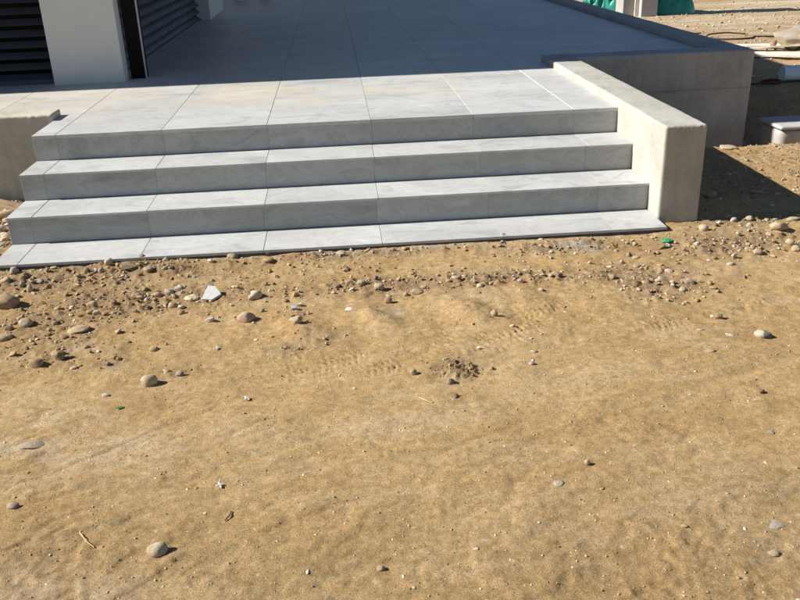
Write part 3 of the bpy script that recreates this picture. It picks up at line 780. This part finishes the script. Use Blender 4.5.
STONES = """0.054 -1.302 0.0678 0.0543 0.0438 br|large brown angular rock at the left end of the dirt, casting a long shadow
0.117 -1.135 0.0165 0.0132 0.0220 cr|small cream stone standing upright right of the large brown angular rock
0.231 -1.544 0.0321 0.0257 0.0231 cr|cream rounded stone with a pitted top, below the large brown angular rock
0.470 -1.623 0.0484 0.0387 0.0122 tn|long low tan stone lying beside a darker clod, right of the pitted cream stone
0.460 -1.364 0.0247 0.0197 0.0203 tn|tan stone perched just above the small greenish white chip
0.506 -1.465 0.0153 0.0123 0.0183 gn|small greenish white chip below a tan stone
0.387 -1.919 0.0330 0.0264 0.0226 br|brown half round cobble with a dark shadow, left of the dark upright stone
0.465 -1.873 0.0236 0.0189 0.0245 db|dark brown wedge shaped stone standing on edge near a cream streak of dirt
0.860 -2.131 0.0314 0.0251 0.0283 cr|round cream cobble alone on smooth dirt in the left half
1.064 -3.096 0.0292 0.0234 0.0221 cg|oval cream cobble in the foreground, the nearest large stone to the camera
1.194 -1.402 0.0337 0.0270 0.0243 wh|white angular stone right of the flat pale tile shard
1.173 -1.636 0.0361 0.0288 0.0273 pk|smooth pinkish brown round cobble below the white angular stone
1.389 -1.748 0.0248 0.0198 0.0183 cr|cream wedge shaped stone right of the pinkish brown cobble
0.896 -1.341 0.0409 0.0327 0.0144 yg|yellowish flat cobble left of the pale tile shard
0.553 -0.972 0.0540 0.0432 0.0175 db|long dark brown clod lying just below the lowest step on the left
0.595 -0.894 0.0175 0.0140 0.0206 cg|small grey cream stone at the right tip of the long dark clod
0.649 -1.038 0.0242 0.0194 0.0137 tn|tan flat stone below the right tip of the long dark clod
0.441 -0.931 0.0198 0.0158 0.0202 wh|round whitish pebble left of the long dark clod
0.417 -0.993 0.0171 0.0137 0.0148 cg|small grey pebble touching the left of a round whitish pebble
0.642 -1.283 0.0252 0.0202 0.0153 br|brown pebble at the left end of the pebble cluster below the steps
0.739 -1.289 0.0229 0.0183 0.0157 tn|tan pebble in the middle of the pebble cluster below the steps
0.786 -1.275 0.0184 0.0147 0.0189 wh|pale pebble on top of the pebble cluster left of the yellowish cobble
0.827 -1.413 0.0201 0.0161 0.0155 tn|tan pebble at the lower edge of the pebble cluster, left of the yellowish cobble
0.696 -1.328 0.0159 0.0127 0.0138 wh|pale round pebble at the bottom of the pebble cluster
0.830 -1.234 0.0186 0.0149 0.0138 wh|pale pebble above the yellowish flat cobble
1.042 -0.906 0.0301 0.0241 0.0195 gr|grey tan stone half buried against the lowest step
1.211 -0.889 0.0227 0.0182 0.0176 wh|whitish round stone at the foot of the lowest step
1.226 -0.973 0.0273 0.0218 0.0136 br|brown flat pebble just below a whitish round stone at the step
1.224 -1.250 0.0186 0.0149 0.0138 br|small brown stone above the white angular stone
1.588 -0.949 0.0250 0.0200 0.0111 cg|pale flat chip at the foot of the lowest step near the middle
1.674 -1.329 0.0230 0.0184 0.0157 cg|crumbly grey cream lump left of the tan oval stone
1.559 -1.338 0.0206 0.0165 0.0104 db|dark brown flat clod left of the crumbly grey lump
1.749 -1.393 0.0250 0.0200 0.0178 cr|tan oval stone with a short shadow in the middle of the dirt
1.780 -1.542 0.0175 0.0140 0.0206 br|brown pointed stone just below the tan oval stone
2.203 -1.795 0.0124 0.0099 0.0198 cr|small cream stone standing upright on smooth dirt near the middle
1.952 -2.301 0.0143 0.0114 0.0128 gr|grey round pebble touching the crumbly clod
1.830 -2.227 0.0128 0.0102 0.0134 wh|grey white pebble left of the crumbly clod
1.955 -2.407 0.0138 0.0111 0.0077 db|dark flat pebble below the crumbly clod
2.202 -1.452 0.0203 0.0162 0.0130 cr|cream stone at the right end of a row of small stones below the steps
1.916 -1.460 0.0336 0.0269 0.0091 tn|long thin tan stone in the middle below the steps
1.864 -1.481 0.0156 0.0125 0.0109 wh|whitish pebble at the left tip of the long thin tan stone
1.953 -1.404 0.0182 0.0145 0.0107 tn|tan pebble at the right tip of the long thin tan stone
2.072 -1.369 0.0183 0.0147 0.0079 tn|flat tan pebble in the row of small stones below the steps
2.118 -1.372 0.0161 0.0128 0.0112 br|brown pebble in the row of small stones, left of the cream stone
2.573 -1.375 0.0300 0.0240 0.0114 br|flat brown stone with a sharp dark edge, right of the middle
2.513 -1.311 0.0164 0.0131 0.0115 tn|tan pebble left of the flat brown stone with a sharp edge
2.453 -1.282 0.0212 0.0169 0.0076 cr|cream flat pebble left of a tan pebble and the flat brown stone
2.387 -1.440 0.0159 0.0127 0.0111 cr|cream pebble below a cream flat pebble right of the middle
2.299 -2.111 0.0133 0.0106 0.0066 wh|small white pebble, upper of two on the smooth dirt right of the clod
2.268 -2.213 0.0111 0.0089 0.0093 wh|small white pebble, lower of two on the smooth dirt right of the clod
2.416 -0.881 0.0231 0.0185 0.0208 gd|dark grey lump of mortar against the lowest step
2.393 -0.841 0.0155 0.0124 0.0159 gd|smaller dark grey lump left of the mortar lump at the step
3.842 -0.955 0.0490 0.0392 0.0270 cr|big tan boulder at the right side of the dirt below the concrete wall shadow
3.458 -0.911 0.0259 0.0207 0.0264 cr|cream rounded stone below the corner of the concrete side wall
3.587 -1.245 0.0217 0.0174 0.0196 cr|round tan pebble alone below the big tan boulder
3.404 -1.364 0.0211 0.0169 0.0136 wh|pale round pebble half sunk in dirt, left of the round tan pebble
3.763 -1.007 0.0204 0.0163 0.0123 cg|flat pale pebble at the left foot of the big tan boulder
3.805 -1.141 0.0248 0.0198 0.0198 cr|lumpy cream stone, left one of a pair at the right edge
3.789 -1.231 0.0243 0.0194 0.0167 cr|lumpy cream stone, lower one of a pair at the right edge
3.754 -0.803 0.0213 0.0170 0.0158 cg|grey cream pebble at the lower edge of the wall shadow
3.723 -0.870 0.0184 0.0147 0.0129 wh|pale pebble below a grey cream pebble near the wall shadow
3.668 -0.738 0.0188 0.0151 0.0162 gb|blue grey pebble at the lower edge of the wall shadow
3.673 -0.788 0.0186 0.0149 0.0161 wh|whitish pebble touching the blue grey pebble
3.987 -0.819 0.0372 0.0298 0.0103 cg|flat pale stone at the right edge, along the lower edge of the wall shadow
3.576 -1.162 0.0197 0.0157 0.0088 cr|cream flat chip left of and above the round tan pebble
3.622 -1.129 0.0174 0.0139 0.0122 tn|tan chip just above the round tan pebble
3.341 -1.119 0.0173 0.0139 0.0177 wh|small whitish stone right of the green plastic scrap
2.967 -1.325 0.0188 0.0150 0.0112 tn|tan stone below and left of the green plastic scrap
2.974 -1.496 0.0181 0.0144 0.0134 tn|tan stone left of a larger pale stone in the right hand stone patch
3.008 -1.515 0.0247 0.0198 0.0150 cr|larger pale stone in the right hand stone patch
3.120 -1.547 0.0290 0.0232 0.0169 cg|lumpy grey cream stone in the right hand stone patch
3.070 -1.626 0.0153 0.0123 0.0133 cg|cracked pale lump at the bottom of the right hand stone patch
3.095 -1.394 0.0232 0.0185 0.0101 cr|long cream chip above the right hand stone patch
3.208 -2.087 0.0331 0.0265 0.0177 tw|cobble half cream and half dark grey on the smooth dirt at right
3.080 -2.078 0.0195 0.0156 0.0047 wh|flat pale stone sunk in dirt left of the two coloured cobble
2.978 -2.035 0.0138 0.0110 0.0070 wh|small white pebble left of the flat pale sunk stone
2.940 -2.211 0.0224 0.0153 0.0036 cr|pale sliver barely showing in the dirt below a small white pebble
3.109 -1.910 0.0183 0.0147 0.0142 db|dark crumb of soil with a hole beside it above the flat pale stone
2.994 -2.513 0.0120 0.0096 0.0082 db|dark little stone near the right edge
2.714 -3.183 0.0201 0.0144 0.0050 gb|blue grey flat stone sunk in dirt near the lower right corner
2.909 -2.757 0.0126 0.0101 0.0043 gb|small blue grey chip near the right edge
2.656 -3.287 0.0154 0.0123 0.0062 cr|flat cream stone below the blue grey flat stone
2.185 -2.940 0.0160 0.0128 0.0056 wh|white teardrop shaped chip in the lower right part of the dirt
2.292 -2.854 0.0105 0.0084 0.0093 wh|small knobbly white chip right of the white teardrop chip
1.650 -3.226 0.0115 0.0092 0.0088 cr|cream flat chip in the foreground dirt near the bottom
0.551 -2.497 0.0393 0.0314 0.0106 gr|flat grey stone sunk level with the dirt at the left
0.602 -2.842 0.0189 0.0151 0.0098 cr|flat cream shard lying at the left edge in the foreground
4.287 0.664 0.0623 0.0498 0.0178 cr|long pale flat rock on the rim of the dirt behind the side wall
5.024 1.972 0.0384 0.0307 0.0207 wh|pale stone right of the long flat rock on the rim
3.743 -0.325 0.0408 0.0326 0.0223 gr|flat stone lying in the shadow beside the side wall
4.027 -0.322 0.0380 0.0304 0.0125 gr|long flat stone in the middle of the wall shadow
-0.019 -0.928 0.0221 0.0177 0.0199 wh|whitish stone near the left end of the lowest step
-0.029 -1.027 0.0241 0.0192 0.0165 cg|grey white stone at the left edge below the lowest step
0.253 -0.863 0.0275 0.0220 0.0169 gr|grey clod at the foot of the lowest step on the left
0.390 -0.982 0.0147 0.0117 0.0123 wh|tiny pale pebble left of a small grey pebble by the lowest step
0.180 -1.666 0.0311 0.0249 0.0173 tn|tan stone cut by the left edge, below the pitted cream stone
0.172 -1.579 0.0212 0.0169 0.0169 br|brown stone just above a tan stone at the left edge
0.424 -1.682 0.0186 0.0149 0.0119 br|brown pebble below the long low tan stone
0.538 -1.971 0.0173 0.0138 0.0054 cr|flat cream pebble below the dark wedge shaped stone
0.719 -2.209 0.0162 0.0129 0.0075 wh|pale oval pebble left of and below the round cream cobble
0.823 -1.851 0.0199 0.0159 0.0109 tn|tan oval stone above the round cream cobble
1.019 -1.611 0.0192 0.0153 0.0122 wh|whitish pebble with a grey patch left of the pinkish brown cobble
0.962 -2.082 0.0150 0.0120 0.0134 gr|grey crumbly pebble right of the round cream cobble"""
for i, line in enumerate(STONES.strip().splitlines()):
    nums, label = line.split('|')
    a = nums.split(); x, y, rx, ry, rz = map(float, a[:5]); key = a[5]
    rnd = 'round' in label or 'oval' in label
    clod = 'clod' in label or 'lump' in label or 'crumb' in label
    me = rock_mesh('stone', 100 + i, 3, .30 if clod else (.17 if rnd else .26), .45 if rnd else max(.5, ANG[key]))
    flat = rz < .3 * rx
    sunk = 'sunk' in label or 'barely' in label
    name = 'clod' if clod else ('cobble' if 'cobble' in label else 'pebble' if 'pebble' in label else 'boulder' if 'boulder' in label else 'rock' if 'rock' in label else 'stone')
    z = gz(x, y) + (-rz * .55 if 'level' in label else -rz * .05 if sunk else rz * .42)
    o = link(name, me, None, (x, y, z), (random.uniform(-.12, .12), random.uniform(-.12, .12), random.uniform(-.35, .35)))
    o.scale = (rx, ry, rz)
    if 'level' in label: o.scale = (rx * 1.25, ry * 1.25, rz)
    if 'wedge' in label: o.rotation_euler[1] = -.35
    t_ = TONES[key]; j = random.uniform(.78, .98) * (1.22 if 'cobble' in label and key != 'tw' else 1.0)
    o.color = (t_[0] * j, t_[1] * j, t_[2] * j, 1)
    tag(o, label, 'clod' if clod else 'stone')
    if key == 'tw':
        mt = NT('two_tone_stone', .85, .3)
        s_ = mt.n('ShaderNodeSeparateXYZ'); mt.l(mt.coord(), s_.inputs[0])
        nn = mt.noise(mt.coord(), 1.6, 4, .6)
        fac = mt.ramp(mt.math('ADD', mt.math('ADD', s_.outputs[0], mt.math('MULTIPLY', s_.outputs[2], .15)), nn), [(.42, 0.0), (.58, 1.0)])
        me.materials[0] = mt.out(mt.mix(fac, (.47, .39, .28), (.13, .125, .125)), mt.bump(nn, .003, .6))

# brown broken slab and pale rubble left of the steps
def stone_at(x, y, rx, ry, rz, key, label, name='stone', cat='stone', rot=(0, 0, 0), seed=1, lift=.6, group=None):
    me = rock_mesh(name, seed, 3, .2, ANG[key])
    o = link(name, me, None, (x, y, gz(x, y) + rz * lift), rot); o.scale = (rx, ry, rz)
    o.color = (*TONES[key], 1); tag(o, label, cat, group); return o
stone_at(-.50, .24, .27, .10, .030, 'br', 'brown broken slab of rock against the foot of the weathered wall at left', 'rock', rot=(.15, .12, -.35), seed=401, lift=.8).color = (.25, .175, .11, 1)
stone_at(-.36, .02, .07, .05, .035, 'br', 'small brown rock in front of the broken slab at the left edge', 'rock', seed=402)
stone_at(-.345, -.22, .05, .035, .026, 'wh', 'whitish rubble stone beside the second step at the left edge', seed=403)
stone_at(-.27, -.33, .045, .03, .022, 'wh', 'pale stone squeezed against the left end of the lowest riser', seed=404)
stone_at(-.33, -.06, .035, .03, .022, 'cg', 'grey stone between the brown broken slab and the whitish rubble', seed=405)

# broken concrete lump and small far things
lump = link('concrete_lump', rock_mesh('concrete_lump', 77, 4, .55, .75), None, (7.05, 5.02, -.30), (.1, -.1, .25))
lump.scale = (.30, .20, .10); lump.color = (.34, .32, .28, 1)
o = link('concrete_lump', rock_mesh('concrete_lump', 78, 3, .5, .8), None, (7.45, 4.7, -.36), (.3, .2, 1.0)); o.scale = (.14, .10, .07); o.color = (.42, .39, .34, 1)
tag(o, 'smaller grey concrete lump right of the big broken lump, cut by the right edge', 'rubble')
tag(lump, 'largest lump of broken pale concrete lying on the boards at the right edge', 'rubble')

def crumple(name, cx, cy, z, rx, ry, h, mat, seed, res=60, amp=.18):
    uu, vv = np.meshgrid(np.linspace(0, 2 * math.pi, res * 2, endpoint=False), np.linspace(.02, 1, res))
    rr = vv * (1 + .22 * pnoise(np.cos(uu) * 1.6 + 5, np.sin(uu) * 1.6, seed))
    x = np.cos(uu) * rr; y = np.sin(uu) * rr
    ridg = 1 - np.abs(fbm(x * 3.2 + 9, y * 3.2, 3, seed + 7, .55)) * 2.2
    zz = np.sqrt(np.clip(1 - vv ** 2.2, 0, 1)) * (1 - amp * (1 - ridg)) + .05 * ridg * (1 - vv)
    P = np.stack([cx + x * rx, cy + y * ry, z + zz * h], -1).reshape(-1, 3)
    m_, n_ = uu.shape
    idx = np.arange(m_ * n_).reshape(m_, n_)
    nxt = np.roll(idx, -1, 1)
    F = np.stack([idx[:-1], idx[1:], nxt[1:], nxt[:-1]], -1).reshape(-1, 4)
    P = np.concatenate([P, [[cx, cy, P[:, 2].max() - .002]]])
    me = mesh_np(name, P, F, mat, True)
    bm = bmesh.new(); bm.from_mesh(me); bm.verts.ensure_lookup_table()
    tip = bm.verts[len(bm.verts) - 1]
    for k in range(n_):
        bm.faces.new((bm.verts[int(idx[0, k])], bm.verts[int(nxt[0, k])], tip))
    bmesh.ops.recalc_face_normals(bm, faces=bm.faces)
    bm.to_mesh(me); bm.free()
    return link(name, me)
o = crumple('tarpaulin_heap', 6.75, 10.9, -.44, .62, .55, .8, M_green, 201, 90, .75)
tag(o, 'sunlit crumpled heap of bright green plastic sheeting left of the far concrete post', 'tarpaulin')
o = crumple('tarpaulin_heap', 7.3, 9.75, -.46, .42, .40, .42, M_green, 207, 60, .22)
tag(o, 'smaller dark green sheeted heap in the shade right of the far concrete post', 'tarpaulin')
fp = empty('far_post', (6.8, 9.4, -.47))
tag(fp, 'grey square concrete post standing behind the right hand terrace wall among green sheeting', 'post')
o = link('shaft', Shape().box(6.655, 6.925, 9.30, 9.62, -.6, 1.7).mesh('shaft', mat_plain('post_concrete', (.40, .40, .41), .9, .2, .06, 6.0), bevel=.008), fp); o.location = -fp.location
o = link('facing_board', Shape().box(6.588, 6.652, 9.42, 9.58, -.6, 1.66).mesh('facing_board', M_wood, bevel=.003), fp); o.location = -fp.location
o = link('side_block', Shape().box(6.40, 6.585, 9.46, 9.85, -.6, 1.5).mesh('side_block', M_conc, bevel=.01), fp); o.location = -fp.location

# loop of dark cable on the far gravel
pts = []
for k in range(34):
    a = 2 * math.pi * k / 34 * .93 + .5
    x = 6.78 + .30 * math.cos(a); y = 6.22 + .26 * math.sin(a)
    pts.append((x, y, gz(x, y) + .012 + .025 * max(0, math.sin(a))))
pts.append((7.35, 6.05, gz(7.35, 6.05) + .012)); pts.append((7.45, 6.0, gz(7.45, 6.0) + .01))
o = link('cable', Shape().tube(pts, .010, 8).mesh('cable', M_cable, True))
tag(o, 'dark cable lying in a flat loop on the pale gravel beyond the wall corner', 'cable')
o = link('reinforcing_bar', Shape().tube([(6.05, 6.55, -.40), (6.25, 6.62, -.425), (6.6, 6.72, -.42)], .008, 8).mesh('reinforcing_bar', M_twig, True))
tag(o, 'short rusty bar on the gravel just left of the cable loop', 'metal bar')
o = link('hose', Shape().tube([(5.05, 2.95, -.50), (5.4, 3.05, -.47), (5.75, 3.03, -.455), (6.1, 3.1, -.46)], .009, 8).mesh('hose', M_cable, True))
tag(o, 'thin black hose leading from the grey wall to the white pipe', 'hose')
o = crumple('rag', 5.80, 3.1, -.475, .12, .07, .04, mat_plain('dark_red_cloth', (.12, .02, .025), .9, .1, .3, 20.), 233, 24, .5)
tag(o, 'dark red rag in the shade at the mouth of the white pipe', 'rag')
o = link('brick_fragment', rock_mesh('brick_fragment', 501, 2, .18, .9), None, (6.72, 4.95, -.37), (.3, .2, .4)); o.scale = (.038, .035, .055); o.color = (.34, .15, .12, 1)
tag(o, 'red brick fragment standing between the pale boards and the concrete lump', 'brick')
# two pails and dark sacking at the far end of the shaded terrace
for x, y, lab in ((.10, 10.35, 'left one of two pale pails at the far end of the shaded terrace'), (.52, 10.45, 'right one of two pale pails at the far end of the shaded terrace')):
    pl = empty('pail', (x, y, 0)); tag(pl, lab, 'pail', 'pails on the terrace')
    s = Shape(); n = 20
    for z, r in ((0, .10), (.25, .125), (.255, .131), (.27, .131)):
        for k in range(n): s.v.append((r * math.cos(2 * math.pi * k / n), r * math.sin(2 * math.pi * k / n), z))
    for i in range(3):
        for k in range(n): s.f.append((i * n + k, i * n + (k + 1) % n, (i + 1) * n + (k + 1) % n, (i + 1) * n + k))
    s.f.append(tuple(range(n))); s.f.append(tuple(3 * n + k for k in range(n)))
    link('bucket_body', s.mesh('bucket_body', M_white), pl)
    link('handle', Shape().tube([(.13 * math.cos(a), -.02, .25 + .1 * math.sin(a)) for a in np.linspace(0, math.pi, 12)], .003, 6).mesh('handle', M_cable), pl)

# ------------------------------------------------------------------ litter on the dirt
def shard(name, x, y, outline, t, mat, tilt, rz, label, cat, lift=.0):
    s = Shape(); n = len(outline)
    for z in (0, t):
        for px, py in outline: s.v.append((px, py, z))
    s.f.append(tuple(range(n))[::-1]); s.f.append(tuple(n + k for k in range(n)))
    for k in range(n): s.f.append((k, (k + 1) % n, n + (k + 1) % n, n + k))
    o = link(name, s.mesh(name, mat, bevel=min(.0015, t * .25), seg=1), None, (x, y, gz(x, y) + lift), (tilt[0], tilt[1], rz))
    return tag(o, label, cat)
shard('tile_shard', .995, -1.355, [(-.042, -.045), (.006, -.05), (.043, -.012), (.012, .045), (-.022, .05)], .013, M_shard, (.30, .05), .0,
      'flat pale four sided tile shard lying left of the white angular stone', 'tile shard', .014)
shard('tile_shard', 1.37, -1.585, [(-.014, -.012), (.012, -.01), (.016, .01), (-.006, .014)], .008, M_blueshard, (.15, .1), .3,
      'small blue grey shard, lower of two above the cream wedge shaped stone', 'tile shard', .004)
shard('tile_shard', 1.395, -1.545, [(-.01, -.008), (.014, -.004), (.004, .012)], .008, M_blueshard, (.1, -.2), -.2,
      'smaller blue grey shard, upper of two above the cream wedge shaped stone', 'tile shard', .004)
def spacer(x, y, rz, label, s=.013):
    sh = Shape(); w = .0016
    sh.v = [(-s, -w, 0), (-w, -w, 0), (-w, -s, 0), (w, -s, 0), (w, -w, 0), (s, -w, 0), (s, w, 0), (w, w, 0), (w, s, 0), (-w, s, 0), (-w, w, 0), (-s, w, 0)]
    sh.v += [(a, b, .004) for a, b, _ in sh.v]
    sh.f = [tuple(range(12))[::-1], tuple(range(12, 24))] + [(k, (k + 1) % 12, 12 + (k + 1) % 12, 12 + k) for k in range(12)]
    o = link('tile_spacer', sh.mesh('tile_spacer', M_white), None, (x, y, gz(x, y) + .004), (.25, .2, rz))
    tag(o, label, 'tile spacer', 'tile spacers dropped on the dirt')
spacer(1.195, -2.819, .5, 'white cross shaped tile spacer in the foreground dirt above the oval cobble', .0115)
spacer(1.230, -2.300, .9, 'white cross shaped tile spacer right of and below the round cream cobble', .011)
spacer(1.075, -1.88, .2, 'tiny white cross shaped tile spacer above and right of the round cream cobble', .010)
o = crumple('plastic_scrap', 3.223, -1.028, gz(3.223, -1.028), .030, .024, .012, M_bitgreen, 251, 20, .5)
tag(o, 'bright green plastic scrap on the dirt below the right end of the steps', 'plastic scrap')
o = crumple('foil_scrap', 1.611, -1.621, gz(1.611, -1.621), .020, .016, .008, M_pink, 252, 14, .5)
tag(o, 'pinkish white scrap of foil on the dirt near the middle', 'foil')
x0, y0 = 1.852, -2.425
o = link('straw', Shape().tube([(x0 - .02, y0 + .028, gz(x0 - .02, y0 + .028) + .004), (x0, y0, gz(x0, y0) + .006), (x0 + .018, y0 - .014, gz(x0 + .018, y0 - .014) + .003), (x0 + .024, y0 - .004, gz(x0 + .024, y0 - .004) + .003)], .0016, 6).mesh('straw', M_straw))
tag(o, 'bent pale straw on smooth dirt below the crumbly clod', 'straw')
x0, y0 = 1.235, -2.97
o = link('twig', Shape().tube([(x0 + .008, y0 + .022, gz(x0, y0 + .022) + .004), (x0 + .006, y0, gz(x0, y0) + .005), (x0 - .006, y0 - .02, gz(x0, y0 - .02) + .003)], .0018, 6).mesh('twig', M_twig))
tag(o, 'short dark twig right of and above the oval cobble in the foreground', 'twig')
x0, y0 = .97, -2.93
o = link('straw', Shape().tube([(.83, -2.985, gz(.83, -2.985) + .004), (.86, -3.03, gz(.86, -3.03) + .005), (.885, -3.05, gz(.885, -3.05) + .003)], .0014, 6).mesh('straw', M_straw))
tag(o, 'thin pale straw left of the oval cobble in the foreground', 'straw')
shard('leaf', .792, -2.313, [(-.014, 0), (-.005, -.006), (.008, -.005), (.016, .001), (.007, .006), (-.005, .005)], .001, mat_plain('leaf', (.07, .16, .05), .6, .3, .2, 60.), (.2, .1), .25,
      'tiny green leaf on the dirt at left below the round cream cobble', 'leaf', .004)

# ------------------------------------------------------------------ gravel (uncountable)
def ico(sub):
    bm = bmesh.new(); bmesh.ops.create_icosphere(bm, subdivisions=sub, radius=1.0)
    v = np.array([q.co[:] for q in bm.verts]); f = np.array([[w.index for w in q.verts] for q in bm.faces]); bm.free()
    return v, f
def gravel(name, xy, size, flat, tones, sub, label=None, sink=.25):
    v0, f0 = ico(sub)
    n = len(xy); k = len(v0)
    shapes = []
    for s in range(12):
        g = np.random.default_rng(900 + s)
        d = noise3(v0 + g.uniform(0, 30, 3), 1.3, s) * .5
        q = v0 * (1 + d)[:, None]
        for _ in range(5):
            nn = g.normal(size=3); nn /= np.linalg.norm(nn)
            q = q - np.outer(np.clip(q @ nn - .55, 0, None), nn) * .9
        shapes.append(q)
    shapes = np.array(shapes)
    base = shapes[rng.integers(0, 12, n)]
    sc = np.stack([size * rng.uniform(.9, 1.45, n), size * rng.uniform(.7, 1.0, n), size * flat], -1)
    P = base * sc[:, None, :]
    an = rng.uniform(0, 2 * math.pi, n)
    c, s = np.cos(an)[:, None], np.sin(an)[:, None]
    tx = rng.uniform(-.35, .35, n)[:, None]
    P = np.stack([P[..., 0] * c - P[..., 1] * s, P[..., 0] * s + P[..., 1] * c, P[..., 2] + P[..., 0] * tx], -1)
    z = ground_z(xy[:, 0], xy[:, 1]) + size * flat * (1 - 2 * sink)
    P = P + np.stack([xy[:, 0], xy[:, 1], z], -1)[:, None, :]
    F = (f0[None] + (np.arange(n) * k)[:, None, None]).reshape(-1, 3)
    me = mesh_np(name, P.reshape(-1, 3), F, M_pebble, False)
    at = me.color_attributes.new('tone', 'FLOAT_COLOR', 'POINT')
    cc = np.repeat(np.concatenate([tones, np.ones((n, 1))], 1), k, 0).astype(np.float32)
    at.data.foreach_set('color', cc.ravel())
    o = link(name, me); tag(o, label, 'gravel', kind='stuff'); return o
PAL = np.array([(.36, .25, .13), (.40, .28, .15), (.32, .22, .12), (.42, .32, .19), (.45, .36, .24), (.50, .43, .32), (.33, .28, .21), (.24, .165, .095), (.38, .265, .14), (.37, .26, .135)])
def tones(n, pale=0.0):
    t = PAL[rng.integers(0, len(PAL), n)].copy()
    m_ = rng.uniform(size=n) < pale
    t[m_] = np.array((.56, .49, .37))
    return t * rng.uniform(.85, 1.15, (n, 1))
def sample(n, x0, x1, y0, y1, base):
    out = []
    while sum(map(len, out)) < n:
        q = rng.uniform((x0, y0), (x1, y1), (n * 3, 2))
        w = base + np.clip(gritmask(q[:, 0], q[:, 1]), 0, 1.2)
        ok = rng.uniform(size=len(q)) < w / 1.2
        hid = (q[:, 0] > XL) & (q[:, 0] < 3.5) & (q[:, 1] > -.915) & ((q[:, 0] < XR) | (q[:, 1] > -.77))
        ok &= ~hid
        out.append(q[ok])
    return np.concatenate(out)[:n]
q = sample(3900, -.7, 4.9, -1.95, 1.3, .012)
gravel('gravel', q, np.clip(rng.lognormal(math.log(.0050), .5, len(q)), .0025, .017), rng.uniform(.45, .85, len(q)), tones(len(q), .08), 2,
       'loose small stones and crumbs of earth along the foot of the steps')
q = sample(14000, -.7, 4.9, -3.7, 1.3, .35)
gravel('gravel', q, np.clip(rng.lognormal(math.log(.0022), .4, len(q)), .0012, .006), rng.uniform(.4, .8, len(q)), tones(len(q), .12), 1,
       'fine grit scattered over all of the trodden dirt', .4)
q = sample(330, -.7, 4.9, -2.1, -.9, .0)
gravel('gravel', q, np.clip(rng.lognormal(math.log(.0095), .32, len(q)), .006, .02), rng.uniform(.45, .8, len(q)), tones(len(q), .0) * .9, 2,
       'crumbly earth clods and half buried stones below the steps', .38)
an = rng.normal(size=(170, 2)) * (.038, .028) + (1.99, -2.215)
gravel('gravel', an, np.clip(rng.lognormal(math.log(.0036), .5, len(an)), .0015, .011), rng.uniform(.5, .9, len(an)), np.tile((.34, .225, .11), (len(an), 1)) * rng.uniform(.75, 1.2, (len(an), 1)), 2,
       'crumbled earth in the small hollow near the middle')
q = rng.uniform((-.2, -3.7), (4.3, -1.4), (1500, 2))
gravel('gravel', q, np.clip(rng.lognormal(math.log(.0024), .35, len(q)), .0014, .0045), rng.uniform(.2, .4, len(q)), np.clip(tones(len(q), .8) * 1.12, 0, .7), 1,
       'tiny pale specks of crushed stone in the trodden dirt', .38)
q = rng.uniform((-.2, -3.7), (4.3, -1.5), (210, 2))
gravel('gravel', q, np.clip(rng.lognormal(math.log(.0046), .38, len(q)), .0025, .009), rng.uniform(.2, .4, len(q)), tones(len(q), .6), 2,
       'sparse pale chips trodden into the smooth dirt', .45)
q = np.stack([rng.uniform(5.0, 12.5, 4200), 3.2 + rng.uniform(0, 1, 4200) ** 1.3 * 9.5], -1)
gravel('gravel', q, np.clip(rng.lognormal(math.log(.010), .5, len(q)), .004, .035), rng.uniform(.4, .8, len(q)), tones(len(q), .35), 1,
       'pale stony gravel of the open site beyond the grey wall', .3)
q = np.stack([rng.uniform(-.75, -.15, 500), rng.uniform(-.85, .38, 500)], -1)
gravel('gravel', q, np.clip(rng.lognormal(math.log(.012), .45, len(q)), .005, .032), rng.uniform(.5, .85, len(q)), tones(len(q), .35), 2,
       'pale rubble piled in the gap left of the steps', .2)
